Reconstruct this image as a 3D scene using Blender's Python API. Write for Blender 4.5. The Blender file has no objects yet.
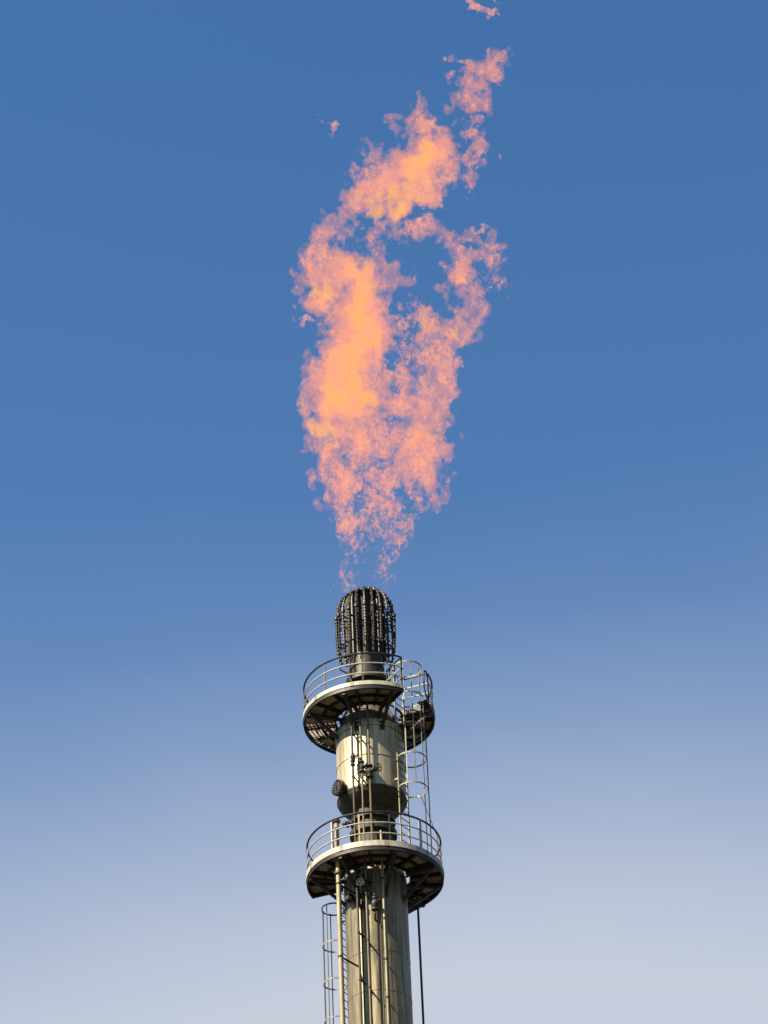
import bpy, math, random
import numpy as np
from mathutils import Vector, Matrix

random.seed(11)
rng = np.random.default_rng(20)
R = math.radians
S = bpy.context.scene
COL = S.collection

# ------------------------------------------------------------------ camera
CAM = np.array([0.0, -77.0, 1.6])
PITCH, YAW, ROLL, FPX = R(36.5), 0.0095, -0.044, 3000.0
_f = np.array([math.sin(YAW)*math.cos(PITCH), math.cos(YAW)*math.cos(PITCH), math.sin(PITCH)])
_r = np.cross(_f, [0, 0, 1]); _r /= np.linalg.norm(_r)
_u = np.cross(_r, _f)
CR = math.cos(ROLL)*_r + math.sin(ROLL)*_u
CU = -math.sin(ROLL)*_r + math.cos(ROLL)*_u
cam_d = bpy.data.cameras.new('camera')
cam = bpy.data.objects.new('camera', cam_d)
COL.objects.link(cam)
cam.matrix_world = Matrix(((CR[0], CU[0], -_f[0], CAM[0]), (CR[1], CU[1], -_f[1], CAM[1]),
                           (CR[2], CU[2], -_f[2], CAM[2]), (0, 0, 0, 1)))
cam_d.sensor_width = 36.0
cam_d.lens = FPX/1024.0*36.0
cam_d.clip_start = 0.5
cam_d.clip_end = 20000
S.camera = cam

def at(px, py, depth):
    """where a sight line of the survey photograph meets the upright plane y = depth"""
    d = _f + CR*(px-384)/FPX + CU*(512-py)/FPX
    return CAM + d*((depth-CAM[1])/d[1])

# ------------------------------------------------------------------ materials
def new_mat(name):
    m = bpy.data.materials.new(name)
    m.use_nodes = True
    nt = m.node_tree
    nt.nodes.clear()
    out = nt.nodes.new('ShaderNodeOutputMaterial')
    return m, nt, out

ALBEDO_SCALE = 0.43                                     # base colours lowered against the raised exposure, so shade goes deeper
def metal(name, c1, c2, rough=0.5, metallic=0.4, scale=(6, 6, 0.9), stain=None, stain_amt=0.5,
          fine=14.0, bump=0.15):
    c1, c2 = [tuple(x*ALBEDO_SCALE for x in c) for c in (c1, c2)]
    stain = stain and tuple(x*ALBEDO_SCALE for x in stain)
    m, nt, out = new_mat(name)
    N, L = nt.nodes.new, nt.links.new
    b = N('ShaderNodeBsdfPrincipled')
    L(b.outputs[0], out.inputs['Surface'])
    tc = N('ShaderNodeTexCoord')
    mp = N('ShaderNodeMapping'); mp.inputs['Scale'].default_value = scale
    L(tc.outputs['Object'], mp.inputs['Vector'])
    n1 = N('ShaderNodeTexNoise'); n1.inputs['Scale'].default_value = 1.0
    n1.inputs['Detail'].default_value = 6; n1.inputs['Roughness'].default_value = 0.62
    L(mp.outputs[0], n1.inputs['Vector'])
    n2 = N('ShaderNodeTexNoise'); n2.inputs['Scale'].default_value = fine
    n2.inputs['Detail'].default_value = 5; n2.inputs['Roughness'].default_value = 0.7
    L(tc.outputs['Object'], n2.inputs['Vector'])
    r1 = N('ShaderNodeValToRGB')
    r1.color_ramp.elements[0].position = 0.36; r1.color_ramp.elements[0].color = (*c1, 1)
    r1.color_ramp.elements[1].position = 0.64; r1.color_ramp.elements[1].color = (*c2, 1)
    L(n1.outputs[0], r1.inputs[0])
    last = r1.outputs[0]
    if stain:
        n3 = N('ShaderNodeTexNoise'); n3.inputs['Scale'].default_value = 1.6
        n3.inputs['Detail'].default_value = 8; n3.inputs['Roughness'].default_value = 0.72
        L(mp.outputs[0], n3.inputs['Vector'])
        mul = N('ShaderNodeMath'); mul.operation = 'MULTIPLY_ADD'
        L(n3.outputs[0], mul.inputs[0]); mul.inputs[1].default_value = 0.7
        mm = N('ShaderNodeMath'); mm.operation = 'MULTIPLY'; mm.inputs[1].default_value = 0.3
        L(n2.outputs[0], mm.inputs[0]); L(mm.outputs[0], mul.inputs[2])
        rr = N('ShaderNodeMapRange')
        rr.inputs['From Min'].default_value = 0.50; rr.inputs['From Max'].default_value = 0.66
        rr.inputs['To Max'].default_value = stain_amt
        L(mul.outputs[0], rr.inputs['Value'])
        mx = N('ShaderNodeMix'); mx.data_type = 'RGBA'
        L(rr.outputs[0], mx.inputs['Factor']); L(last, mx.inputs['A'])
        mx.inputs['B'].default_value = (*stain, 1)
        last = mx.outputs['Result']
    L(last, b.inputs['Base Color'])
    b.inputs['Metallic'].default_value = metallic*0.25
    b.inputs['Specular IOR Level'].default_value = 0.25
    rg = N('ShaderNodeMapRange')
    rg.inputs['To Min'].default_value = max(0.05, rough-0.14); rg.inputs['To Max'].default_value = min(1, rough+0.16)
    L(n2.outputs[0], rg.inputs['Value']); L(rg.outputs[0], b.inputs['Roughness'])
    if bump:
        bp = N('ShaderNodeBump'); bp.inputs['Strength'].default_value = bump
        bp.inputs['Distance'].default_value = 0.02
        L(n1.outputs[0], bp.inputs['Height']); L(bp.outputs[0], b.inputs['Normal'])
    return m

M_SHAFT = metal('weathered_shaft_steel', (0.17, 0.145, 0.09), (0.56, 0.475, 0.30), 0.46, 2.2, (7, 7, 0.45), (0.09, 0.06, 0.03), 0.9)
M_DRUM = metal('drum_aluminium', (0.56, 0.47, 0.28), (0.96, 0.84, 0.57), 0.44, 2.2, (8, 8, 0.5), (0.20, 0.13, 0.06), 0.8)
M_HEAD = metal('shaded_head_steel', (0.032, 0.028, 0.017), (0.085, 0.072, 0.042), 0.6, 0.3, (6, 6, 1.5), (0.03, 0.025, 0.02), 0.7)  # dark base colour carries the shade beneath the drum
M_HEAD_UP = metal('shaded_upper_steel', (0.07, 0.058, 0.036), (0.24, 0.20, 0.13), 0.55, 0.3, (7, 7, 1.0), (0.03, 0.025, 0.02), 0.7)  # darker tone holds the platform's shadow on the upper head
M_TIP = metal('scorched_tip_steel', (0.022, 0.019, 0.017), (0.075, 0.062, 0.05), 0.5, 0.6, (9, 9, 0.8), (0.14, 0.085, 0.05), 0.6)
M_TUBE = metal('scorched_tube_steel', (0.014, 0.013, 0.012), (0.07, 0.055, 0.042), 0.45, 0.6, (9, 9, 3), (0.17, 0.085, 0.04), 0.75, bump=0)
M_DARK = metal('dark_structural_paint', (0.030, 0.027, 0.022), (0.065, 0.055, 0.04), 0.55, 0.1, (5, 5, 5), (0.11, 0.06, 0.03), 0.6, bump=0)
M_RAIL = metal('black_rail_paint', (0.012, 0.011, 0.010), (0.035, 0.03, 0.024), 0.5, 0.1, (5, 5, 5), (0.10, 0.05, 0.025), 0.5, bump=0)
M_PALE = metal('galvanised_pale', (0.52, 0.49, 0.39), (0.72, 0.69, 0.58), 0.5, 0.2, (7, 7, 3), (0.25, 0.17, 0.09), 0.5, bump=0)
M_CAGE = metal('weathered_cage_strap', (0.26, 0.23, 0.16), (0.48, 0.44, 0.33), 0.55, 0.2, (7, 7, 3), (0.10, 0.06, 0.03), 0.7, bump=0)
M_TAN = metal('tan_pipe_paint', (0.42, 0.34, 0.17), (0.60, 0.51, 0.30), 0.5, 0.15, (8, 8, 1), (0.16, 0.09, 0.04), 0.6, bump=0)
M_BROWN = metal('brown_pipe_paint', (0.12, 0.085, 0.05), (0.26, 0.19, 0.11), 0.5, 0.2, (8, 8, 1), (0.05, 0.03, 0.02), 0.6, bump=0)
M_DECK = metal('deck_plate', (0.42, 0.34, 0.24), (0.80, 0.68, 0.50), 0.65, 0.15, (3, 3, 3), (0.07, 0.05, 0.035), 0.7)
M_GRND = metal('asphalt_yard', (0.075, 0.065, 0.055), (0.13, 0.115, 0.095), 0.95, 0.0, (0.05, 0.05, 0.05), (0.09, 0.08, 0.07), 0.5, fine=3.0, bump=0)

# ------------------------------------------------------------------ mesh helpers
class MB:
    def __init__(self):
        self.v, self.f = [], []
    def add(self, vs, fs):
        o = len(self.v)
        self.v.extend(tuple(map(float, p)) for p in vs)
        self.f.extend(tuple(i+o for i in f) for f in fs)
        return self
    def lathe(self, prof, n=64, c=(0, 0), closed=False):
        vs, fs = [], []
        for r, z in prof:
            for i in range(n):
                a = 2*math.pi*i/n
                vs.append((c[0]+r*math.cos(a), c[1]+r*math.sin(a), z))
        k = len(prof)
        for j in range(k if closed else k-1):
            j2 = (j+1) % k
            for i in range(n):
                i2 = (i+1) % n
                fs.append((j*n+i, j*n+i2, j2*n+i2, j2*n+i))
        return self.add(vs, fs)
    def tube(self, pts, rad, n=8, cap=True, closed=False):
        P = [Vector(p) for p in pts]
        rads = rad if isinstance(rad, (list, tuple)) else [rad]*len(P)
        vs, fs = [], []
        up = None
        for i, p in enumerate(P):
            if closed:
                t = P[(i+1) % len(P)]-P[i-1]
            elif i == 0:
                t = P[1]-P[0]
            elif i == len(P)-1:
                t = P[-1]-P[-2]
            else:
                t = (P[i+1]-p).normalized()+(p-P[i-1]).normalized()
            if t.length < 1e-9:
                t = Vector((0, 0, 1))
            t.normalize()
            if up is None:
                a = Vector((0, 0, 1)) if abs(t.z) < 0.9 else Vector((1, 0, 0))
                up = (a-t*a.dot(t)).normalized()
            else:
                up = (up-t*up.dot(t)).normalized()
            s = t.cross(up)
            for k in range(n):
                a = 2*math.pi*k/n
                vs.append(p+(up*math.cos(a)+s*math.sin(a))*rads[i])
        m = len(P)
        for i in range(m if closed else m-1):
            i2 = (i+1) % m
            for k in range(n):
                k2 = (k+1) % n
                fs.append((i*n+k, i*n+k2, i2*n+k2, i2*n+k))
        if cap and not closed:
            fs.append(tuple(range(n-1, -1, -1)))
            fs.append(tuple((m-1)*n+k for k in range(n)))
        return self.add(vs, fs)
    def bar(self, a, b, w, h, up=(0, 0, 1)):
        """a rectangular bar from a to b, w wide and h deep along up"""
        a, b, up = Vector(a), Vector(b), Vector(up)
        t = (b-a).normalized()
        s = t.cross(up)
        if s.length < 1e-6:
            s = t.cross(Vector((1, 0, 0)))
        s.normalize(); q = s.cross(t).normalized()
        vs = []
        for p in (a, b):
            for i, j in ((-1, -1), (1, -1), (1, 1), (-1, 1)):
                vs.append(p+s*(i*w/2)+q*(j*h/2))
        return self.add(vs, [(3, 2, 1, 0), (4, 5, 6, 7), (0, 1, 5, 4), (1, 2, 6, 5), (2, 3, 7, 6), (3, 0, 4, 7)])
    def ring(self, r0, r1, z0, z1, a0, a1, n):
        """a flat arc slab between two radii and two heights"""
        vs, fs = [], []
        for i in range(n+1):
            a = a0+(a1-a0)*i/n
            for r, z in ((r0, z0), (r1, z0), (r1, z1), (r0, z1)):
                vs.append(pol(r, a, z))
        for i in range(n):
            for k in range(4):
                k2 = (k+1) % 4
                fs.append((i*4+k, i*4+k2, i*4+4+k2, i*4+4+k))
        fs.append((3, 2, 1, 0)); fs.append(tuple(n*4+k for k in range(4)))
        return self.add(vs, fs)
    def disc(self, c, nrm, prof, n=20):
        """a lathe of (radius, height along nrm) about any axis"""
        q = Vector(nrm).normalized().to_track_quat('Z', 'Y')
        vs, fs = [], []
        for r, h in prof:
            for i in range(n):
                a = 2*math.pi*i/n
                vs.append(Vector(c)+q @ Vector((r*math.cos(a), r*math.sin(a), h)))
        for j in range(len(prof)-1):
            for i in range(n):
                i2 = (i+1) % n
                fs.append((j*n+i, j*n+i2, (j+1)*n+i2, (j+1)*n+i))
        fs.append(tuple(range(n-1, -1, -1)))
        fs.append(tuple((len(prof)-1)*n+i for i in range(n)))
        return self.add(vs, fs)
    def build(self, name, mat, parent=None, smooth=40):
        me = bpy.data.meshes.new(name)
        me.from_pydata(self.v, [], self.f)
        me.validate()
        me.materials.append(mat)
        if smooth:
            me.shade_smooth()
            me.set_sharp_from_angle(angle=R(smooth))
        o = bpy.data.objects.new(name, me)
        COL.objects.link(o)
        o.parent = parent
        return o

def pol(r, az, z):
    """cylinder coordinates about the stack: az in degrees, 0 towards the viewer, + to the right"""
    return (r*math.sin(R(az)), -r*math.cos(R(az)), z)

def arc(r, a0, a1, z, step=4):
    n = max(2, int(abs(a1-a0)/step))
    return [pol(r, a0+(a1-a0)*i/n, z) for i in range(n+1)]

def copy_to(o, parent, loc=None, rotz=None):
    c = o.copy()
    COL.objects.link(c)
    c.parent = parent
    if loc is not None:
        c.location = loc
    if rotz is not None:
        c.rotation_euler = (0, 0, rotz)
    return c

# ------------------------------------------------------------------ ground
g = MB().add([(-6000, -6000, 0), (6000, -6000, 0), (6000, 6000, 0), (-6000, 6000, 0)], [(0, 1, 2, 3)]).build('ground', M_GRND, None, 0)
g['kind'] = 'structure'

# ------------------------------------------------------------------ the flare stack
stack = bpy.data.objects.new('flare_stack', None)
COL.objects.link(stack)
stack.empty_display_size = 2
stack['label'] = 'tall weathered steel flare stack with two round railed platforms and a dark burner tip'
stack['category'] = 'flare stack'

# shaft with its weld bands
sh = MB()
sh.lathe([(0.0, 45.78), (0.55, 45.78), (0.60, 45.74), (0.74, 45.58), (0.86, 45.36), (0.915, 45.12), (0.92, 44.9), (0.92, 30), (0.95, 0)], 96)
shaft = sh.build('shaft', M_SHAFT, stack)
for z in (44.88, 42.42, 41.16, 39.9, 38.64, 37.4):
    MB().lathe([(0.915, z-0.012), (0.928, z-0.008), (0.928, z+0.008), (0.915, z+0.012)], 96).build('weld_band', M_SHAFT, shaft)

# neck
nk = MB().lathe([(0.57, 45.76), (0.57, 46.62), (0.70, 46.62), (0.70, 46.69), (0.57, 46.69), (0.57, 46.692),
                 (0.70, 46.692), (0.70, 46.76), (0.575, 46.76), (0.575, 47.06), (0.67, 47.06), (0.67, 47.14), (0.64, 47.14), (0.64, 47.38)], 64)
neck = nk.build('neck', M_HEAD, stack)
for i in range(20):
    a = i*18
    if i == 0:
        proto = MB().disc((0, -0.64, 46.58), (0, 0, 1), [(0.022, 0), (0.022, 0.22)], 6).build('bolt', M_DARK, neck)
    else:
        copy_to(proto, neck, None, R(a))

nn = Vector(pol(1, -72, 0))
MB().disc(nn*0.55+Vector((0, 0, 46.98)), nn, [(0.06, 0), (0.06, 0.2), (0.11, 0.2), (0.11, 0.26), (0.07, 0.27), (0.09, 0.34), (0.04, 0.4)], 14).build('drain_nozzle', M_DARK, neck)
# seal drum
dr = MB()
dr.lathe([(1.03, 47.86), (1.03, 50.02), (1.022, 50.16)], 96)
dr.lathe([(1.032, 48.90), (1.045, 48.905), (1.045, 48.935), (1.032, 48.94)], 96)
dr.lathe([(1.03, 49.93), (1.06, 49.93), (1.06, 49.99), (1.03, 49.99)], 96)
drum = dr.build('seal_drum', M_DRUM, stack)
MB().lathe([(0.62, 47.36), (0.66, 47.37), (0.80, 47.49), (0.99, 47.68), (1.02, 47.73), (1.028, 47.80), (1.05, 47.80), (1.05, 47.87), (1.025, 47.87)], 96).build('lower_head', M_HEAD, drum)
MB().lathe([(1.022, 50.14), (1.0, 50.24), (0.93, 50.42), (0.82, 50.64), (0.71, 50.88), (0.60, 51.14), (0.52, 51.34), (0.5, 51.42)], 96).build('upper_head', M_HEAD_UP, drum)
# manway with a bolted blind flange
AZM = -56
nr = Vector(pol(1, AZM, 0))
c0 = Vector(pol(0.98, AZM, 47.98))
mw = MB().disc(c0, nr, [(0.18, 0), (0.18, 0.14), (0.25, 0.14), (0.25, 0.19), (0.245, 0.193), (0.245, 0.197), (0.25, 0.20), (0.25, 0.25), (0.24, 0.255), (0.1, 0.265)], 32)
sd = nr.cross(Vector((0, 0, 1)))
for i in range(16):
    a = 2*math.pi*i/16
    p = c0+nr*0.11+(sd*math.cos(a)+Vector((0, 0, 1))*math.sin(a))*0.222
    mw.disc(p, nr, [(0.02, 0), (0.02, 0.20)], 6)
mw.bar(c0+nr*0.28+Vector((0, 0, -0.08)), c0+nr*0.28+Vector((0, 0, 0.08)), 0.03, 0.03, nr)
mw.build('manway', M_DARK, drum)
# lifting lugs and gussets on the upper head
for az in (-150, -60, 20, 48, 120):
    MB().bar(pol(0.60, az, 51.05), pol(0.97, az, 50.30), 0.03, 0.18, pol(0.6, az, 0.6)).build('gusset', M_DARK, drum)

# burner tip
bt = MB()
bt.lathe([(0.50, 51.38), (0.50, 51.95), (0.68, 51.95), (0.68, 52.02), (0.505, 52.02), (0.505, 52.024), (0.68, 52.024), (0.68, 52.10), (0.50, 52.10),
          (0.50, 52.52), (0.53, 52.52), (0.53, 52.58), (0.50, 52.58), (0.50, 55.20), (0.53, 55.22), (0.53, 55.29), (0.46, 55.29), (0.45, 55.0), (0.44, 52.6), (0, 52.6)], 64)
tip = bt.build('burner_tip', M_TIP, stack)
for i in range(20):
    if i == 0:
        bolt = MB().disc((0, -0.62, 51.91), (0, 0, 1), [(0.022, 0), (0.022, 0.23)], 6).build('bolt', M_DARK, tip)
    else:
        copy_to(bolt, tip, None, R(i*18+4))

def bead_tube(pts, rad, every, bead):
    """a pipe with a coupling bead at each step along it"""
    P = [Vector(p) for p in pts]
    out, rr = [], []
    for a, b in zip(P[:-1], P[1:]):
        n = max(1, int((b-a).length/every))
        for k in range(n):
            q = a.lerp(b, k/n)
            t = (b-a).normalized()
            for off, r in ((0, rad), (0.001, bead), (0.035, bead), (0.036, rad)):
                if off < (b-a).length/n:
                    out.append(q+t*off); rr.append(r)
    out.append(P[-1]); rr.append(rad)
    return MB().tube(out, rr, 8)

path = [(0.84, 53.16), (0.885, 53.24), (0.90, 53.7), (0.905, 54.38), (0.885, 54.60), (0.85, 54.80), (0.80, 54.97), (0.74, 55.10), (0.67, 55.18), (0.61, 55.22)]
NP = 22
for i in range(NP):
    if i < 4:                                   # four slightly different pipes, repeated round the ring
        j = [random.uniform(-0.012, 0.012) for _ in path]
        zb = random.uniform(-0.05, 0.05)
        mb = bead_tube([(0, -(r+j[k]), z+(zb if k == 0 else 0)) for k, (r, z) in enumerate(path)], 0.026, 0.11, 0.044)
        mb.disc((0, -0.605, 55.18), (0, 0.35, 1), [(0.05, 0), (0.055, 0.09), (0.034, 0.10), (0.03, 0.15)], 10)
        mb.disc((0, -0.905, 54.36), (0, 0, 1), [(0.03, 0), (0.065, 0.03), (0.065, 0.11), (0.03, 0.14)], 10)
        mb.bar((0, -0.53, 53.35), (0, -0.88, 53.35), 0.025, 0.05)
        mb.bar((0, -0.53, 54.25), (0, -0.88, 54.25), 0.025, 0.05)
        o = mb.build('steam_pipe', M_TUBE, tip)
        o.rotation_euler = (0, 0, 2*math.pi*i/NP)
        if i == 0:
            pipes = []
        pipes.append(o)
    else:
        copy_to(pipes[i % 4], tip, (0, 0, random.uniform(-0.07, 0.05)), 2*math.pi*i/NP+random.uniform(-0.02, 0.02))
for i in range(18):
    if i == 0:
        inn = MB().tube([(0, -0.585, 52.92), (0, -0.585, 53.0), (0, -0.585, 54.9), (0, -0.56, 55.1), (0, -0.535, 55.22)], 0.04, 8)
        inn.disc((0, -0.535, 55.2), (0, 0.1, 1), [(0.045, 0), (0.045, 0.06), (0.02, 0.07), (0.02, 0.1)], 8)
        inner = inn.build('inner_tube', M_TUBE, tip)
    else:
        copy_to(inner, tip, None, 2*math.pi*(i+random.uniform(-.12, .12))/18)
# pilot lines hanging beside the tip
MB().tube([pol(0.62, -70, 52.95), pol(0.82, -66, 52.86), pol(0.98, -62, 52.60), pol(0.95, -60, 52.30), pol(0.72, -56, 52.2), pol(0.62, -52, 51.9), pol(0.72, -48, 51.5)], 0.028, 8).build('pilot_line', M_DARK, tip)
MB().tube([pol(0.58, -52, 52.8), pol(0.72, -48, 52.6), pol(0.76, -46, 52.1), pol(0.66, -44, 51.7), pol(0.7, -40, 51.2)], 0.032, 8).build('pilot_line', M_DARK, tip)
MB().tube([pol(0.6, 62, 52.9), pol(0.8, 66, 52.6), pol(0.7, 70, 52.2), pol(0.78, 66, 51.6), pol(0.9, 60, 51.1)], 0.03, 8).build('pilot_line', M_DARK, tip)
for az, zt in ((178, 54.9),):
    MB().tube([pol(0.96, az, 52.4), pol(0.97, az, 53.4), pol(0.97, az, 54.4), pol(0.9, az, 54.8), pol(0.82, az, zt)], 0.035, 8).disc(pol(0.82, az, zt-0.05), pol(-0.4, az, 1), [(0.07, 0), (0.08, 0.16), (0.05, 0.2)], 10).build('pilot_burner', M_TUBE, tip)

# ---------------------------------------------------------------- platforms
def platform(zd, ro, ri, a0, a1, r_cut, label, rail_z=(0.42, 0.77, 1.12), posts=(), toe=0.15, grate=None):
    """annular deck from azimuth a0 to a1; outside that arc only a strip out to r_cut"""
    mb = MB()
    n = int((a1-a0)/3)
    if grate:
        ga, gb = grate
        mb.ring(ri, ro, zd-0.012, zd, a0, ga, max(2, int((ga-a0)/3)))
        mb.ring(ri, ro, zd-0.012, zd, gb, a1, max(2, int((a1-gb)/3)))
    else:
        mb.ring(ri, ro, zd-0.012, zd, a0, a1, n)
    mb.ring(ri, r_cut, zd-0.012, zd, a1, a0+360, 10)
    p = mb.build('platform', M_DECK, stack, 30)
    p['label'] = label
    if grate:
        gr = MB()
        for k in range(9):
            r = ri+0.06+(ro-ri-0.12)*k/8
            gr.ring(r-0.012, r+0.012, zd-0.03, zd, ga, gb, 8)
        nb = int((gb-ga)/2.2)
        for k in range(nb+1):
            a = ga+(gb-ga)*k/nb
            gr.bar(pol(ri+0.02, a, zd-0.015), pol(ro-0.01, a, zd-0.015), 0.012, 0.034)
        gr.build('grating', M_BROWN, p)
    # kick plate round the rim
    MB().ring(ro, ro+0.012, zd-0.025, zd+toe, a0, a1, n).build('toe_plate', M_PALE, p, 30)
    for k in range(9):
        a = a0+7+(a1-a0-14)*k/8
        MB().ring(ro+0.0125, ro+0.019, zd-0.03, zd+toe-0.012, a-1.6, a+1.6, 2).build('splice_plate', M_CAGE, p, 30)
    # beams under the deck: rim channel, ring angles, radials
    MB().ring(ro-0.06, ro-0.004, zd-0.15, zd-0.014, a0, a1, n).build('rim_channel', M_RAIL, p, 30)
    for r in (ri+0.02, (ri*0.55+ro*0.45)):
        MB().ring(r, r+0.05, zd-0.11, zd-0.014, a0, a1, n).build('ring_beam', M_DARK, p, 30)
    rad = None
    nb = int((a1-a0)/21)
    for i in range(nb+1):
        a = a0+1+(a1-a0-2)*i/nb
        if rad is None:
            rad = MB().bar((0, -ri, zd-0.083), (0, -(ro-0.07), zd-0.083), 0.045, 0.135).build('radial_beam', M_DARK, p)
            rad.rotation_euler = (0, 0, R(a))
        else:
            copy_to(rad, p, None, R(a))
    # railing
    rr = ro-0.04
    for k, h in enumerate(rail_z):
        dark = k == len(rail_z)-1
        for e, (b0, b1) in enumerate((((a0+0.6), (a1-0.6)),)):
            pts = arc(rr, b0, b1, zd+h)
            pts = [pol(r_cut+0.06, b0, zd+h)]+pts+[pol(r_cut+0.06, b1, zd+h)]
            MB().tube(pts, 0.029 if dark else 0.021, 8).build('top_rail' if dark else 'mid_rail', M_RAIL if dark else M_PALE, p)
    for a, rp, mt, w in posts:
        MB().bar(pol(rp, a, zd-0.03), pol(rp, a, zd+rail_z[-1]+0.01), 0.06 if w else 0.045, 0.022 if not w else 0.06, pol(1, a, 0)).build('post', mt, p)
    return p

def bracket(p, zd, r_in, r_out, drop, r_low, az):
    m = MB().bar(pol(r_in, az, zd-0.19), pol(r_out, az, zd-0.19), 0.10, 0.08)
    m.bar(pol(r_out-0.1, az, zd-0.22), pol(r_low, az, zd-drop), 0.09, 0.07, (0, 0, 1))
    m.bar(pol(r_low-0.01, az, zd-drop-0.14), pol(r_low-0.01, az, zd-drop+0.18), 0.16, 0.03, pol(1, az, 0))
    m.build('bracket', M_DARK, p)

UP, LO = 50.76, 45.22
up_posts = [(a, 1.955, M_BROWN if a == -41 else M_DARK, False) for a in (-41, -4, 32, 68.8, 100, 132, 164, 196, 228)]
up_posts += [(-86, 1.955, M_BROWN, False), (32, 1.12, M_DARK, False), (68.8, 1.12, M_DARK, False), (32, 1.55, M_DARK, False)]
upper = platform(UP, 2.0, 0.98, 68, 392.5, 1.06, 'upper railed platform with pale kick plate and a notch for the ladder', posts=up_posts, toe=0.11, grate=(237, 268))
for az in (-22, 22, 112, 157, 202, 247, 292, 74):
    bracket(upper, UP, 0.9, 1.95, 0.85, 1.03, az)
# the guard loop where the railing stops at the ladder
MB().tube([pol(1.96, 68.2, UP+0.1), pol(1.96, 68.2, UP+0.95), pol(1.96, 66.5, UP+1.10), pol(1.96, 63.5, UP+1.13), pol(1.96, 61, UP+1.02), pol(1.96, 60.2, UP+0.8), pol(1.96, 60.5, UP+0.4), pol(1.96, 63, UP+0.22), pol(1.96, 67, UP+0.16)], 0.026, 8).build('guard_loop', M_DARK, upper)
MB().ring(1.70, 1.99, UP-0.012, UP, 59.5, 67.9, 4).build('landing_plate', M_DARK, upper)

lo_posts = [(a, 1.96, M_PALE, False) for a in (-88, 92)]
lo_posts += [(-38, 1.96, M_PALE, False), (14, 1.96, M_DARK, False), (44, 1.96, M_PALE, True), (-12, 1.96, M_TAN, False), (72, 1.96, M_DARK, False), (124, 1.96, M_DARK, False), (156, 1.96, M_DARK, False), (186, 1.96, M_DARK, False), (208, 1.96, M_DARK, False), (-111, 1.96, M_DARK, False)]
lower = platform(LO, 2.01, 1.02, -112, 210, 1.04, 'lower railed platform with pale kick plate and ribbed brown underside', posts=lo_posts)
for az in (-75, -30, 18, 62, 98, 134, 175):
    bracket(lower, LO, 0.86, 1.97, 0.95, 0.92, az)

# ---------------------------------------------------------------- ladders
def ladder(az, rl, z0, z1, zr0, zr1, rc, rad, hz, bars, label, cage_top, m_stile, m_bar, barz, m_hoop=None):
    ctr = Vector(pol(rl, az, 0)); out = Vector(pol(1, az, 0)); tg = Vector((0, 0, 1)).cross(out).normalized()
    hw = 0.21
    mb = MB()
    for s in (-1, 1):
        a = ctr+tg*(s*hw)
        mb.bar(a+Vector((0, 0, z0)), a+Vector((0, 0, z1)), 0.055, 0.022, out)
        z = max(z0, zr0)+0.4
        while z < z1-0.5:
            mb.bar(a+Vector((0, 0, z)), a-out*(0.14)+Vector((0, 0, z)), 0.02, 0.05)
            z += 2.2
    lad = mb.build('ladder', m_stile, stack)
    lad['label'] = label
    n = int((zr1-zr0)/0.25)
    pr = None
    for i in range(n+1):
        z = zr0+i*0.25
        if pr is None:
            pr = MB().tube([ctr-tg*hw, ctr+tg*hw], 0.014, 6).build('rung', M_DARK, lad)
            pr.location = (0, 0, z)
        else:
            copy_to(pr, lad, (0, 0, z))
    cc = Vector(pol(rc, az, 0))
    def hoop_pts(k=40):
        pts = []
        t0 = 0.0
        a_open = math.pi*0.86
        for i in range(k+1):
            t = -a_open+2*a_open*i/k
            pts.append(cc+(out*math.cos(t)+tg*math.sin(t))*rad)
        return [ctr-tg*hw]+pts+[ctr+tg*hw] if (pts[0]-(ctr-tg*hw)).length < (pts[-1]-(ctr-tg*hw)).length else [ctr+tg*hw]+pts+[ctr-tg*hw]
    hp = None
    for z in hz:
        if hp is None:
            P = hoop_pts()
            mb = MB()
            vs, fs = [], []
            for i, p in enumerate(P):
                d = (p-cc); d.z = 0; d.normalize()
                for rr_, zz in ((0, -0.024), (0.012, -0.024), (0.012, 0.024), (0, 0.024)):
                    vs.append(p+d*rr_+Vector((0, 0, zz)))
            for i in range(len(P)-1):
                for k in range(4):
                    k2 = (k+1) % 4
                    fs.append((i*4+k, i*4+k2, i*4+4+k2, i*4+4+k))
            hp = mb.add(vs, fs).build('cage_hoop', m_hoop or m_bar, lad, 30)
            hp.location = (0, 0, z)
        else:
            copy_to(hp, lad, (0, 0, z))
    for t in bars:
        d = out*math.cos(R(t))+tg*math.sin(R(t))
        p = cc+d*(rad-0.006)
        MB().bar(p+Vector((0, 0, barz[0])), p+Vector((0, 0, barz[1])), 0.03, 0.010, d).build('cage_bar', m_bar, lad)
    return lad

ladder(53, 1.17, LO, 52.05, LO+0.3, 51.9, 1.51, 0.44, (47.68, 48.72, 49.78, 50.86, 51.95), (-72, -38, 0, 38, 72),
       'short caged ladder between the two platforms', 52, M_TAN, M_CAGE, (47.65, 51.98))
hz = [44.62-1.22*i for i in range(6)]
ladder(-116, 1.04, 0, LO+1.0, 37.0, LO+0.9, 1.38, 0.36, hz, (-80, -45, 0, 45, 80),
       'long caged ladder climbing the shaft to the lower platform', 45, M_DARK, M_DARK, (36, 44.66), M_CAGE)

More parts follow.
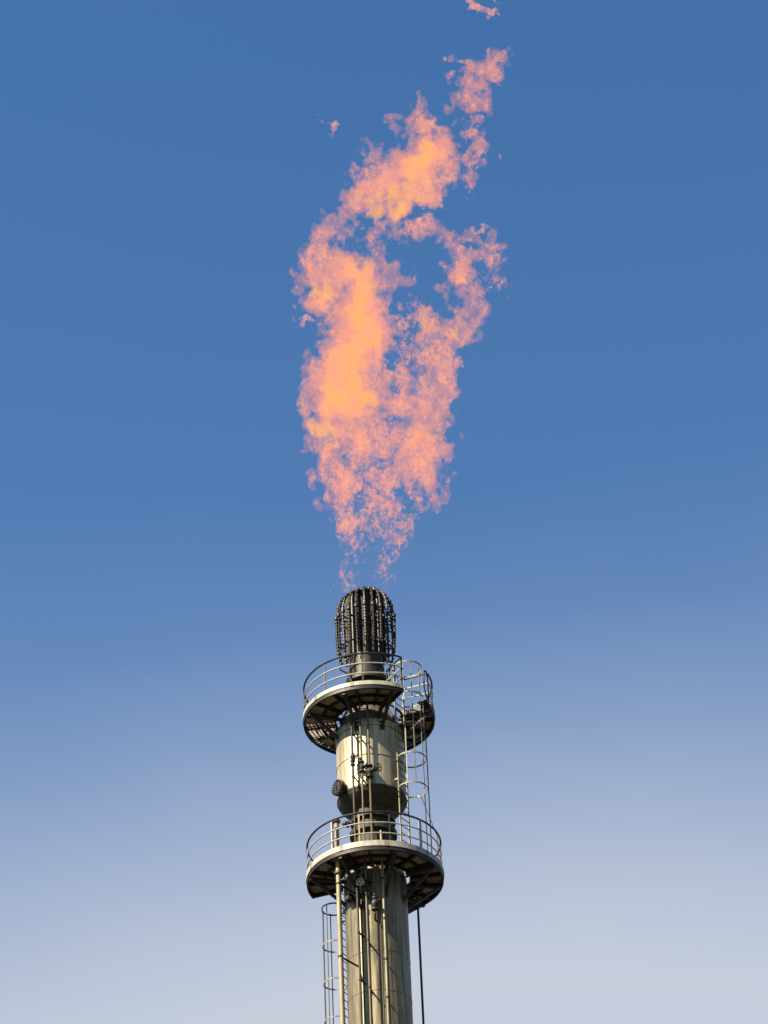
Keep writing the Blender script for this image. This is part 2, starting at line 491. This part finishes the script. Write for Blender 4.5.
# ---------------------------------------------------------------- pipes and fittings
def pipe(pts, rad, mat, clamps=(), label=None, clamp_r=None):
    o = MB().tube(pts, rad, 12).build('pipe', mat, stack)
    if label:
        o['label'] = label
    for z, az, r_wall in clamps:
        x, y = pts[-1][0], pts[-1][1]
        rr = math.hypot(x, y)
        k = r_wall/rr
        m = MB().bar((x*k, y*k, z), (x*(1-rad/rr), y*(1-rad/rr), z), 0.03, 0.05)
        m.lathe([(rad+0.002, z-0.03), (rad+0.012, z-0.03), (rad+0.012, z+0.03), (rad+0.002, z+0.03)], 14, (x, y))
        m.build('clamp', M_DARK, o)
    return o

riser = pipe([(-1.06, -1.36, 0), (-1.06, -1.36, 46.42)], 0.066, M_TAN, [(z, 0, 0.92) for z in (44.35, 42.0, 39.5)], 'thick tan riser pipe left of the shaft')
for z in (46.42, 44.7):
    MB().lathe([(0.02, z-0.03), (0.115, z-0.03), (0.115, z+0.03), (0.02, z+0.03)], 16, (-1.06, -1.36)).build('flange', M_BROWN, riser)
MB().tube([(-1.19, -1.36, LO), (-1.19, -1.36, 46.40)], 0.03, 8).build('pipe', M_DARK, stack)

def valve(parent, c, s=1.0, wheel=True, ax=(1, 0, 0)):
    c = Vector(c)
    m = MB()
    m.disc(c-Vector((0, 0, 0.19))*s, (0, 0, 1), [(0.095*s, 0), (0.095*s, 0.04*s), (0.05*s, 0.045*s), (0.085*s, 0.13*s), (0.1*s, 0.19*s), (0.085*s, 0.25*s), (0.05*s, 0.335*s), (0.095*s, 0.34*s), (0.095*s, 0.38*s)], 14)
    a = Vector(ax).normalized()
    m.disc(c, a, [(0.06*s, 0), (0.06*s, 0.16*s), (0.085*s, 0.165*s), (0.085*s, 0.20*s), (0.025*s, 0.205*s), (0.02*s, 0.34*s)], 12)
    if wheel:
        q = a.to_track_quat('Z', 'Y')
        m.tube([c+a*0.32*s+q @ Vector((0.12*s*math.cos(t*math.pi/8), 0.12*s*math.sin(t*math.pi/8), 0)) for t in range(16)], 0.014*s, 6, closed=True)
        for t in (0, 1):
            v = q @ Vector((0.12*s*math.cos(t*math.pi/2+.4), 0.12*s*math.sin(t*math.pi/2+.4), 0))
            m.tube([c+a*0.32*s-v, c+a*0.32*s+v], 0.01*s, 6)
    return m.build('valve', M_DARK, parent)

p1 = pipe([(-0.53, -1.10, 0), (-0.53, -1.10, 50.55)], 0.036, M_DARK, [(z, 0, 0.92) for z in (44.3, 42.9, 41.4, 39.9)]+[(z, 0, 1.03) for z in (48.1, 49.6)])
valve(p1, (-0.53, -1.12, 48.62), 0.8, True, (0.2, -1, 0.1))
p2 = pipe([(-0.27, -1.18, 0), (-0.27, -1.18, 50.65)], 0.034, M_BROWN, [(z, 0, 0.92) for z in (44.1, 42.6, 41.1, 39.6)]+[(z, 0, 1.03) for z in (48.0, 49.4)])
valve(p2, (-0.27, -1.20, 48.36), 0.9, False, (0.9, -0.4, 0))
valve(p2, (-0.27, -1.20, 44.35), 0.9, True, (-0.6, -0.8, 0))
p3 = pipe([(-0.04, -0.85, 43.38), (-0.04, -1.1, 43.38), (-0.04, -1.17, 43.45), (-0.04, -1.17, 50.6)], 0.036, M_BROWN, [(z, 0, 1.03) for z in (49.2,)])
valve(p3, (-0.04, -1.19, 48.2), 1.05, True, (0.8, -0.6, 0))
valve(p3, (-0.04, -1.19, 43.75), 1.05, False, (0.5, -0.8, 0))
p4 = pipe([(0.22, -1.12, 0), (0.22, -1.12, 46.2)], 0.034, M_TAN, [(z, 0, 0.92) for z in (44.6, 43.3, 42.0, 40.8)])
MB().tube([(-0.44, -0.98, 0), (-0.44, -0.98, 44.3), (-0.5, -0.98, 44.5), (-0.5, -0.98, 45.1)], 0.022, 8).build('pipe', M_DARK, stack)
MB().tube([(0.10, -1.0, 0), (0.10, -1.0, 44.0), (0.0, -1.02, 44.12), (-0.04, -1.1, 44.12)], 0.02, 8).build('pipe', M_BROWN, stack)
# crossover pipes on the drum
MB().tube([(-0.53, -1.10, 48.9), (-0.45, -1.2, 48.75), (-0.3, -1.25, 48.62), (-0.27, -1.18, 48.55)], 0.03, 8).build('pipe', M_DARK, stack)
MB().tube([(-0.27, -1.18, 48.1), (-0.15, -1.24, 48.02), (-0.04, -1.18, 48.0)], 0.03, 8).build('pipe', M_DARK, stack)
# terminal boxes clipped to the shaft
def box(c, w, h, d, az):
    m = MB().bar((c[0], c[1], c[2]-h/2), (c[0], c[1], c[2]+h/2), w, d, pol(1, az, 0))
    m.bar((c[0]*1.1, c[1]*1.1, c[2]-h/2+0.02), (c[0]*1.1, c[1]*1.1, c[2]+h/2-0.02), w*0.8, 0.03, pol(1, az, 0))
    m.tube([(c[0], c[1], c[2]-h/2-0.1), (c[0], c[1], c[2]-h/2)], 0.02, 6)
    return m.build('terminal_box', M_DARK, stack)
box(pol(1.05, -46, 44.22), 0.22, 0.2, 0.14, -46)
box(pol(1.05, -8, 44.62), 0.16, 0.24, 0.12, -8)
box(pol(1.04, -24, 43.9), 0.14, 0.2, 0.12, -24)
# jacketed elbow just under the lower platform
MB().tube([(-0.1, -1.0, 44.05), (-0.1, -1.02, 44.75), (-0.12, -1.02, 44.86), (-0.2, -1.02, 44.92), (-0.32, -1.02, 44.92), (-0.40, -1.02, 44.86), (-0.42, -1.02, 44.72), (-0.42, -1.0, 44.2)], 0.062, 10).build('elbow_pipe', M_SHAFT, stack)

# a dark down-pipe on the right, hung from the lower platform
dp = MB().tube([(1.22, 0.55, 0), (1.22, 0.55, LO-0.1)], 0.034, 8).build('downpipe', M_DARK, stack)
dp['label'] = 'thin dark downpipe hanging clear of the shaft on its right'
MB().tube([pol(1.62, 62, 47.6), pol(1.92, 78, 46.33)], 0.010, 6).build('stay_wire', M_DARK, stack)
for az, r in ((76, 1.62), (92, 1.7)):
    MB().tube([pol(r, az, LO), pol(r, az, UP-0.1)], 0.016, 6).build('conduit', M_DARK, stack)

# ------------------------------------------------------------------ flame
# The burning gas as a body: capsules strung through the air above the tip (the
# place of each, its thickness and how far towards the viewer it bulges), warped
# and torn by turbulence, then skinned; each skin is filled with glowing gas.
VX = 0.043
X0, X1, Y0, Y1, Z0, Z1 = -4.2, 7.0, -2.3, 2.3, 55.0, 83.6
nx, ny, nz = [int((b-a)/VX) for a, b in ((X0, X1), (Y0, Y1), (Z0, Z1))]

def spectrum(shape, slope, lo, hi, seed, anis=(1, 1, 1)):
    """turbulence with a power-law spectrum between two wavelengths (in metres)"""
    g_ = np.random.default_rng(seed)
    ks = [np.fft.fftfreq(shape[0], VX)*anis[0], np.fft.fftfreq(shape[1], VX)*anis[1], np.fft.rfftfreq(shape[2], VX)*anis[2]]
    k2 = ks[0][:, None, None]**2+ks[1][None, :, None]**2+ks[2][None, None, :]**2
    amp = (k2+(1.0/lo)**2)**(-(slope+2)/4)*np.exp(-k2*(hi**2))
    amp[0, 0, 0] = 0
    w = np.fft.rfftn(g_.standard_normal(shape, dtype=np.float32))
    n = np.fft.irfftn(w*amp, s=shape, axes=(0, 1, 2)).astype(np.float32)
    return n/n.std()

shape = (nx, ny, nz)
gx = (X0+VX*np.arange(nx)).astype(np.float32)[:, None, None]
gy = (Y0+VX*np.arange(ny)).astype(np.float32)[None, :, None]
gz = (Z0+VX*np.arange(nz)).astype(np.float32)[None, None, :]
W = [spectrum(shape, 3.2, 2.6, 0.09, 100+i, (1, 1, 0.75)) for i in range(3)]
grow = np.clip((gz-55.0)/5.0, 0.25, 1.0)         # the turbulence grows with height
PX = gx+0.19*grow*W[0]
PY = gy+0.19*grow*W[1]
PZ = gz+0.22*grow*W[2]
del W
N1 = spectrum(shape, 2.6, 1.2, 0.05, 7, (1, 1, 1.3))
N2 = spectrum(shape, 2.5, 0.50, 0.035, 8, (1, 1, 1.5))
N4 = spectrum(shape, 3.6, 1.3, 0.07, 10, (1, 1, 1.1))
N3 = spectrum(shape, 2.8, 0.95, 0.05, 9, (1, 1, 1.3))

def field(caps, blend=0.10):
    """smooth union of capsules, in metres inside (+) or outside (-); also the local solidity"""
    num = np.full(shape, 1e-9, np.float32); den = np.full(shape, 1e-9, np.float32)
    best = np.full(shape, -3.0, np.float32)
    for (x0, y0, r0, x1, y1, r1, dep, s) in caps:
        a = at(x0, y0, dep); b = at(x1, y1, dep)
        sc = 29.3
        ra, rb = r0/sc, r1/sc
        rm = max(ra, rb)+0.9
        lo = np.minimum(a, b)-rm; hi = np.maximum(a, b)+rm
        i0, i1 = max(0, int((lo[0]-X0)/VX)), min(nx, int((hi[0]-X0)/VX)+1)
        j0, j1 = max(0, int((lo[1]-Y0)/VX)), min(ny, int((hi[1]-Y0)/VX)+1)
        k0, k1 = max(0, int((lo[2]-Z0)/VX)), min(nz, int((hi[2]-Z0)/VX)+1)
        if i1 <= i0 or j1 <= j0 or k1 <= k0:
            continue
        sl = (slice(i0, i1), slice(j0, j1), slice(k0, k1))
        d = b-a; L2 = float(d @ d)+1e-9
        qx, qy, qz = PX[sl]-a[0], PY[sl]-a[1], PZ[sl]-a[2]
        t = np.clip((qx*d[0]+qy*d[1]+qz*d[2])/L2, 0, 1)
        dist = np.sqrt((qx-t*d[0])**2+(qy-t*d[1])**2+(qz-t*d[2])**2)
        sd_ = (ra+(rb-ra)*t)-dist
        best[sl] = np.maximum(best[sl], sd_)
        w = np.exp(np.clip(sd_/blend, -30, 20))
        num[sl] += w*s; den[sl] += w
    return best, num/den

def skin(F):
    """surface nets: one vertex in every cell the zero level passes through"""
    ins = F > 0
    c = np.zeros((nx-1, ny-1, nz-1), np.uint8)
    for dx in (0, 1):
        for dy in (0, 1):
            for dz in (0, 1):
                c += ins[dx:nx-1+dx, dy:ny-1+dy, dz:nz-1+dz]
    I = np.argwhere((c > 0) & (c < 8))
    idx = np.full(c.shape, -1, np.int32)
    idx[I[:, 0], I[:, 1], I[:, 2]] = np.arange(len(I))
    acc = np.zeros((len(I), 3)); cnt = np.zeros(len(I))
    for ax in range(3):
        for o1 in (0, 1):
            for o2 in (0, 1):
                a = I.copy()
                oth = [k for k in range(3) if k != ax]
                a[:, oth[0]] += o1; a[:, oth[1]] += o2
                b = a.copy(); b[:, ax] += 1
                fa = F[a[:, 0], a[:, 1], a[:, 2]]; fb = F[b[:, 0], b[:, 1], b[:, 2]]
                x = (fa > 0) != (fb > 0)
                t = np.where(x, fa/np.where(x, fa-fb, 1), 0)
                p = (a-I).astype(float); p[:, ax] += t
                acc[x] += p[x]; cnt[x] += 1
    V = I+acc/cnt[:, None]
    V = V*VX+np.array([X0, Y0, Z0])
    quads = []
    for ax in range(3):
        oth = [k for k in range(3) if k != ax]
        sl0 = [slice(1, -1)]*3; sl1 = [slice(1, -1)]*3
        sl0[ax] = slice(0, -1); sl1[ax] = slice(1, None)
        A, B = ins[tuple(sl0)], ins[tuple(sl1)]
        E = np.argwhere(A != B)
        flip = A[E[:, 0], E[:, 1], E[:, 2]]
        E = E.copy()
        for k in oth:
            E[:, k] += 1
        q = []
        for o1, o2 in ((-1, -1), (0, -1), (0, 0), (-1, 0)):
            e = E.copy(); e[:, oth[0]] += o1; e[:, oth[1]] += o2
            q.append(idx[e[:, 0], e[:, 1], e[:, 2]])
        q = np.stack(q, 1)
        if ax == 1:
            flip = ~flip
        q[~flip] = q[~flip][:, ::-1]
        quads.append(q)
    Q = np.concatenate(quads)
    return V, Q[(Q >= 0).all(1)]

def gas_mesh(name, V, Q, mat, parent=None):
    used = np.unique(Q)
    remap = np.full(len(V), -1, np.int64); remap[used] = np.arange(len(used))
    V, Q = V[used], remap[Q]
    me = bpy.data.meshes.new(name)
    me.vertices.add(len(V)); me.vertices.foreach_set('co', V.astype(np.float32).ravel())
    me.loops.add(len(Q)*4); me.loops.foreach_set('vertex_index', Q.astype(np.int32).ravel())
    me.polygons.add(len(Q)); me.polygons.foreach_set('loop_start', np.arange(0, len(Q)*4, 4, dtype=np.int32))
    me.update(calc_edges=True)
    me.materials.append(mat)
    o = bpy.data.objects.new(name, me)
    COL.objects.link(o)
    o.parent = parent
    return o

def gas(name, col, dens, bright):
    m, nt, out = new_mat(name)
    N, L = nt.nodes.new, nt.links.new
    ab = N('ShaderNodeVolumeAbsorption'); ab.inputs['Color'].default_value = (0, 0, 0, 1)
    ab.inputs['Density'].default_value = dens
    em = N('ShaderNodeEmission'); em.inputs['Color'].default_value = (*col, 1)
    em.inputs['Strength'].default_value = dens*bright
    ad = N('ShaderNodeAddShader')
    L(ab.outputs[0], ad.inputs[0]); L(em.outputs[0], ad.inputs[1])
    L(ad.outputs[0], out.inputs['Volume'])
    return m

GAS_OUTER = gas('pink_burning_gas', (1.0, 0.36, 0.23), 0.62, 0.31)
GAS_SHEET = gas('bright_sheet_gas', (1.0, 0.41, 0.27), 3.3, 0.31)
GAS_CORE = gas('orange_burning_gas', (1.0, 0.47, 0.075), 1.5, 0.35)

# x0, y0, r0, x1, y1, r1, depth (m, - is towards the viewer), solidity 0..1
BODY = [
    # two feet rising off the tip
    (350, 588, 6, 348, 550, 8, 0.0, .0), (384, 588, 6, 382, 552, 8, -0.1, .0), (350, 556, 8, 347, 530, 11, -.1, .1), (384, 558, 8, 388, 535, 12, 0, .1),
    (345, 538, 5, 350, 512, 13, -0.2, .18), (352, 508, 13, 338, 478, 20, 0.0, .28), (346, 486, 12, 338, 470, 18, 0.0, .45),
    (396, 548, 8, 390, 530, 13, 0.2, .15), (392, 530, 12, 410, 502, 12, 0.1, .22), (372, 548, 8, 384, 528, 9, 0.3, .08), (356, 540, 9, 366, 515, 11, 0.4, .1), (364, 524, 10, 388, 506, 12, -0.4, .14), (370, 506, 13, 392, 486, 14, 0.2, .2), (366, 556, 7, 370, 536, 9, -0.3, .05), (406, 510, 8, 420, 486, 10, 0.0, .38), (412, 500, 11, 424, 470, 18, 0.0, .38),
    (352, 528, 6, 392, 536, 6, 0.5, .12), (375, 528, 7, 393, 524, 8, -0.4, .2),
    # sparse middle
    (350, 480, 18, 380, 470, 17, -0.5, .33), (380, 480, 14, 412, 478, 14, 0.6, .26), (376, 450, 20, 398, 440, 20, 0.3, .30),
    (360, 440, 24, 352, 420, 26, -0.2, .45), (325, 486, 8, 327, 498, 7, 0.2, .55), (436, 490, 8, 434, 500, 7, -0.1, .55),
    # left bulges
    (326, 442, 15, 318, 430, 8, 0.0, .75), (335, 425, 17, 330, 405, 20, 0.2, .75), (330, 480, 13, 336, 470, 13, 0.3, .6),
    (322, 385, 20, 340, 375, 26, 0.0, .9), (350, 385, 32, 352, 355, 28, -0.3, 1.0), (352, 355, 28, 360, 320, 26, -0.2, 1.0),
    (362, 318, 24, 366, 290, 26, 0.0, 1.0), (366, 288, 24, 340, 280, 30, 0.1, 1.0), (340, 275, 28, 322, 280, 21, 0.2, .9),
    (318, 300, 15, 324, 315, 9, 0.2, .8), (384, 290, 14, 388, 305, 12, 0.0, .8), (376, 268, 9, 400, 264, 6, -0.2, .75),
    (372, 400, 20, 350, 410, 24, 0.0, .85), (386, 395, 15, 400, 410, 14, 0.2, .5), (320, 400, 17, 324, 372, 16, .3, .7),
    # right column
    (412, 455, 17, 424, 430, 20, 0.0, .85), (430, 455, 13, 436, 462, 12, 0.1, .8), (424, 430, 20, 438, 402, 18, 0.1, .85),
    (438, 402, 17, 444, 375, 15, 0.0, .6), (444, 375, 14, 446, 340, 16, 0.1, .7), (446, 345, 15, 424, 340, 9, -0.2, .85),
    (424, 366, 13, 412, 378, 10, -0.3, .55), (418, 400, 16, 404, 380, 15, 0.5, .30), (400, 360, 16, 395, 340, 14, 0.6, .28),
    (410, 420, 15, 396, 430, 14, 0.4, .35), (404, 322, 12, 420, 312, 12, 0.3, .22), (430, 322, 10, 448, 310, 14, -0.1, .7),
    (452, 318, 14, 466, 334, 13, -0.2, .7), (466, 330, 13, 470, 300, 14, -0.1, .75), (466, 285, 14, 458, 278, 12, 0.0, .75),
    (452, 280, 8, 441, 275, 5, -0.1, .6), (462, 268, 12, 456, 255, 12, 0.1, .65), (456, 255, 10, 442, 240, 10, 0.2, .5),
    (440, 238, 9, 424, 230, 9, 0.2, .5), (470, 256, 7, 490, 245, 6, 0.1, .55), (490, 262, 10, 497, 272, 7, 0.3, .25),
    (497, 280, 7, 500, 292, 6, 0.3, .35), (482, 270, 11, 488, 285, 9, 0.2, .16), (480, 300, 8, 484, 290, 7, .2, .3),
    # the bridge over the hole
    (424, 229, 9, 400, 232, 11, 0.1, .55), (400, 232, 10, 378, 240, 10, 0.0, .5), (378, 240, 9, 360, 246, 7, -0.1, .4),
    # left rim band going up
    (314, 256, 8, 318, 236, 10, 0.1, .6), (318, 240, 11, 340, 212, 13, 0.0, .85), (340, 212, 13, 362, 192, 14, -0.1, .95),
    (334, 236, 8, 348, 226, 5, 0.1, .3), (330, 250, 12, 350, 258, 10, 0, .7),
    (388, 224, 11, 398, 205, 13, -0.1, .7), (376, 222, 9, 384, 232, 9, -0.2, .6),
    # upper lobe
    (368, 192, 17, 398, 190, 22, 0.0, .95), (400, 190, 22, 420, 184, 18, 0.0, .9), (428, 196, 10, 434, 200, 7, -0.2, .7),
    (386, 175, 18, 408, 165, 20, 0.0, .9), (420, 165, 20, 436, 152, 18, 0.0, .85), (438, 165, 16, 446, 148, 9, 0.0, .8),
    (424, 145, 17, 432, 132, 13, 0.1, .75), (418, 135, 13, 410, 122, 13, 0.0, .7), (406, 118, 10, 420, 100, 6, 0.1, .6),
    (374, 176, 11, 366, 168, 8, 0.1, .7), (364, 168, 7, 366, 142, 4, 0.1, .7), (428, 118, 6, 420, 108, 5, .1, .5),
    # torn right lobe
    (456, 116, 7, 462, 108, 8, 0.0, .5), (464, 104, 11, 478, 94, 13, 0.0, .7), (460, 80, 9, 474, 80, 14, 0.0, .65),
    (480, 84, 13, 490, 72, 10, 0.1, .65), (492, 70, 9, 502, 50, 7, 0.2, .65), (452, 104, 5, 448, 112, 6, 0, .5),
    (448, 60, 4, 462, 64, 2, 0.1, .3), (468, 118, 11, 476, 128, 9, 0.1, .35), (476, 130, 11, 482, 148, 10, 0.1, .4),
    (468, 160, 12, 474, 148, 10, 0.1, .48), (470, 174, 10, 462, 178, 9, 0.0, .4), (464, 192, 7, 470, 200, 5, 0.1, .25),
    (458, 172, 6, 452, 178, 5, 0, .3), (487, 140, 5, 487, 158, 3, .1, .3), (460, 64, 5, 478, 66, 5, 0.1, .15),
]
CORE = [
    (346, 396, 13, 352, 362, 13, -0.3, 1), (352, 362, 12, 356, 336, 12, -0.25, 1), (356, 336, 12, 366, 312, 11, -0.2, 1), (366, 310, 9, 370, 284, 9, 0, 1),
    (336, 402, 8, 328, 390, 6, -0.1, 1), (356, 408, 8, 368, 402, 8, -0.1, 1), (354, 276, 8, 350, 262, 6, 0, 1),
    (322, 296, 6, 317, 286, 5, 0.1, .9), (392, 198, 9, 408, 192, 8, 0, 1), (398, 210, 6, 410, 202, 6, 0, 1), (412, 172, 6, 422, 154, 7, 0, 1),
    (448, 326, 6, 430, 335, 4, -0.1, 1), (416, 438, 5, 424, 428, 6, 0, .9), (330, 430, 6, 322, 434, 4, 0, .8),
    (378, 200, 6, 366, 196, 4, 0, .8), (468, 292, 4, 474, 288, 3, 0, .7),
]
WISPS = [
    ([(470, -2, 7, 480, 8, 8, 0.1, .6), (480, 8, 8, 490, 14, 5, 0.1, .6), (488, 0, 5, 492, 4, 4, 0.1, .4)], 'pink shred of flame torn off at the very top of the picture'),
    ([(325, 121, 1.8, 328, 128, 2.2, 0.1, .6), (328, 128, 2.2, 333, 123, 1.6, 0.1, .6)], 'tiny pink flicker alone in the blue sky left of the upper flame'),
    ([(474, 232, 3, 480, 226, 3.5, 0.1, .6), (480, 226, 3.5, 487, 227, 3, 0.1, .6)], 'small curled pink wisp floating just right of the flame above its torn edge'),
    ([(307, 328, 3.5, 311, 327, 3.5, 0.1, .7)], 'little pink puff at the left waist of the flame'),
    ([(444, 58, 5, 450, 60, 4, 0.1, .5)], 'faint pink flicker left of the torn topmost tongue'),
]
B, SOL = field(BODY)
# soft body: torn where it is thin, with hollows where the gas has mixed
billow = 0.16*(np.abs(N4)-0.72)
Fb = np.minimum(np.minimum(B+billow+0.075*N1, 0.8*(SOL-0.37)+0.13*N3), 0.18*(N3+1.0))
# bright wrinkled sheets running all through it
sheet = np.interp(SOL, [0, .12, .3, .6, 1.0], [.22, .19, .19, .21, .17]).astype(np.float32)+0.05*N1+0.07*N3
Ff = np.minimum(B+0.04+0.8*billow+0.07*N1, 0.06*(sheet-np.abs(N2)))
C_, SC = field(CORE)
Fc = np.minimum(np.minimum(C_+0.10*N1+0.8*billow, B-0.06+billow), 0.12*(N3+1.5))
V, Q = skin(Fb)
flame = gas_mesh('flame', V, Q, GAS_OUTER)
flame['label'] = 'tall ragged orange and pink gas flame streaming up from the burner tip'
flame['category'] = 'flame'
V, Q = skin(Ff)
print('sheet faces', len(Q))
gas_mesh('flame_sheet', V, Q, GAS_SHEET, flame)
V, Q = skin(Fc)
gas_mesh('hot_core', V, Q, GAS_CORE, flame)
for caps, lab in WISPS:
    b, s = field(caps)
    f = np.minimum(b+0.05*N1, 0.08*(0.8-np.abs(N2)))
    V, Q = skin(np.where(B > -0.08, -1.0, f) if 'torn topmost' in lab or 'waist' in lab else f)
    if len(Q) == 0:
        continue
    w = gas_mesh('flame_wisp', V, Q, GAS_SHEET)
    w['label'] = lab; w['category'] = 'flame wisp'; w['group'] = 'shreds of flame torn loose'
del B, SOL, Fb, Ff, Fc, C_, SC, sheet, billow, N4, PX, PY, PZ, N1, N2, N3

# ------------------------------------------------------------------ light and sky
SUN_EL, SUN_AZ = R(44), R(232)              # compass bearing from +Y, clockwise
sd_dir = Vector((math.sin(SUN_AZ)*math.cos(SUN_EL), math.cos(SUN_AZ)*math.cos(SUN_EL), math.sin(SUN_EL)))
sl = bpy.data.lights.new('sun', 'SUN')
sl.energy = 5.0; sl.angle = R(0.5); sl.color = (1.0, 0.88, 0.68)
so = bpy.data.objects.new('sun', sl); COL.objects.link(so)
so.rotation_euler = sd_dir.to_track_quat('Z', 'Y').to_euler()
so.location = (0, 0, 120)

w = bpy.data.worlds.new('World'); S.world = w; w.use_nodes = True
nt = w.node_tree; nt.nodes.clear(); N, L = nt.nodes.new, nt.links.new
out = N('ShaderNodeOutputWorld'); bg = N('ShaderNodeBackground'); L(bg.outputs[0], out.inputs[0])
bg.inputs['Strength'].default_value = 0.05
sky = N('ShaderNodeTexSky'); sky.sky_type = 'NISHITA'; sky.sun_disc = False
sky.sun_elevation = SUN_EL; sky.sun_rotation = SUN_AZ
sky.air_density = 1.0; sky.dust_density = 1.0; sky.ozone_density = 1.5
# a thin veil of high haze whitening the lower sky, uneven like cirrus
tc = N('ShaderNodeTexCoord'); sep = N('ShaderNodeSeparateXYZ'); L(tc.outputs['Generated'], sep.inputs[0])
mp = N('ShaderNodeMapping'); mp.inputs['Scale'].default_value = (3.2, 3.2, 5.0); mp.inputs['Location'].default_value = (0.3, 0.1, 0.45)
L(tc.outputs['Generated'], mp.inputs[0])
nz_ = N('ShaderNodeTexNoise'); nz_.inputs['Scale'].default_value = 1.6; nz_.inputs['Detail'].default_value = 3; nz_.inputs['Roughness'].default_value = 0.45
L(mp.outputs[0], nz_.inputs['Vector'])
ma = N('ShaderNodeMath'); ma.operation = 'MULTIPLY_ADD'; ma.inputs[1].default_value = 0.05; L(nz_.outputs[0], ma.inputs[0])
# a thicker bank of haze low in the north, a little to the right of the stack
dst = N('ShaderNodeVectorMath'); dst.operation = 'DISTANCE'; L(tc.outputs['Generated'], dst.inputs[0])
dst.inputs[1].default_value = (0.02, 0.92, 0.39)
bank = N('ShaderNodeMapRange'); bank.interpolation_type = 'SMOOTHSTEP'
bank.inputs['From Min'].default_value = 0.02; bank.inputs['From Max'].default_value = 0.24
bank.inputs['To Min'].default_value = -0.034; bank.inputs['To Max'].default_value = 0.014
L(dst.outputs['Value'], bank.inputs['Value'])
zz_ = N('ShaderNodeMath'); L(sep.outputs['Z'], zz_.inputs[0]); L(bank.outputs[0], zz_.inputs[1]); L(zz_.outputs[0], ma.inputs[2])
mr = N('ShaderNodeValToRGB')
e = mr.color_ramp.elements
e[0].position = 0.463; e[0].color = (0.92, 0.92, 0.92, 1)
e[1].position = 0.75; e[1].color = (0, 0, 0, 1)
for ps, vl in ((0.495, 0.76), (0.53, 0.55), (0.565, 0.30), (0.60, 0.12), (0.64, 0.03)):
    x = mr.color_ramp.elements.new(ps); x.color = (vl, vl, vl, 1)
for ps, vl in ((0.14, 0.05), (0.28, 0.12), (0.42, 0.85)):  # unseen haze near the horizon thinned to cut fill light on the stack
    x = mr.color_ramp.elements.new(ps); x.color = (vl, vl, vl, 1)
L(ma.outputs[0], mr.inputs[0])
mx = N('ShaderNodeMix'); mx.data_type = 'RGBA'
tint = N('ShaderNodeMix'); tint.data_type = 'RGBA'; tint.blend_type = 'MULTIPLY'; tint.inputs['Factor'].default_value = 1
L(sky.outputs[0], tint.inputs['A']); tint.inputs['B'].default_value = (0.41, 0.725, 0.97, 1)
L(mr.outputs[0], mx.inputs['Factor']); L(tint.outputs['Result'], mx.inputs['A']); mx.inputs['B'].default_value = (3.5, 3.74, 4.2, 1)
L(mx.outputs['Result'], bg.inputs['Color'])

# ------------------------------------------------------------------ render settings
S.view_settings.view_transform = 'Standard'
S.view_settings.look = 'None'
S.view_settings.exposure = 1.8
S.view_settings.gamma = 1
S.view_settings.use_curve_mapping = False
S.render.engine = 'CYCLES'
S.cycles.transparent_max_bounces = 128
S.cycles.max_bounces = 8
S.cycles.volume_bounces = 0
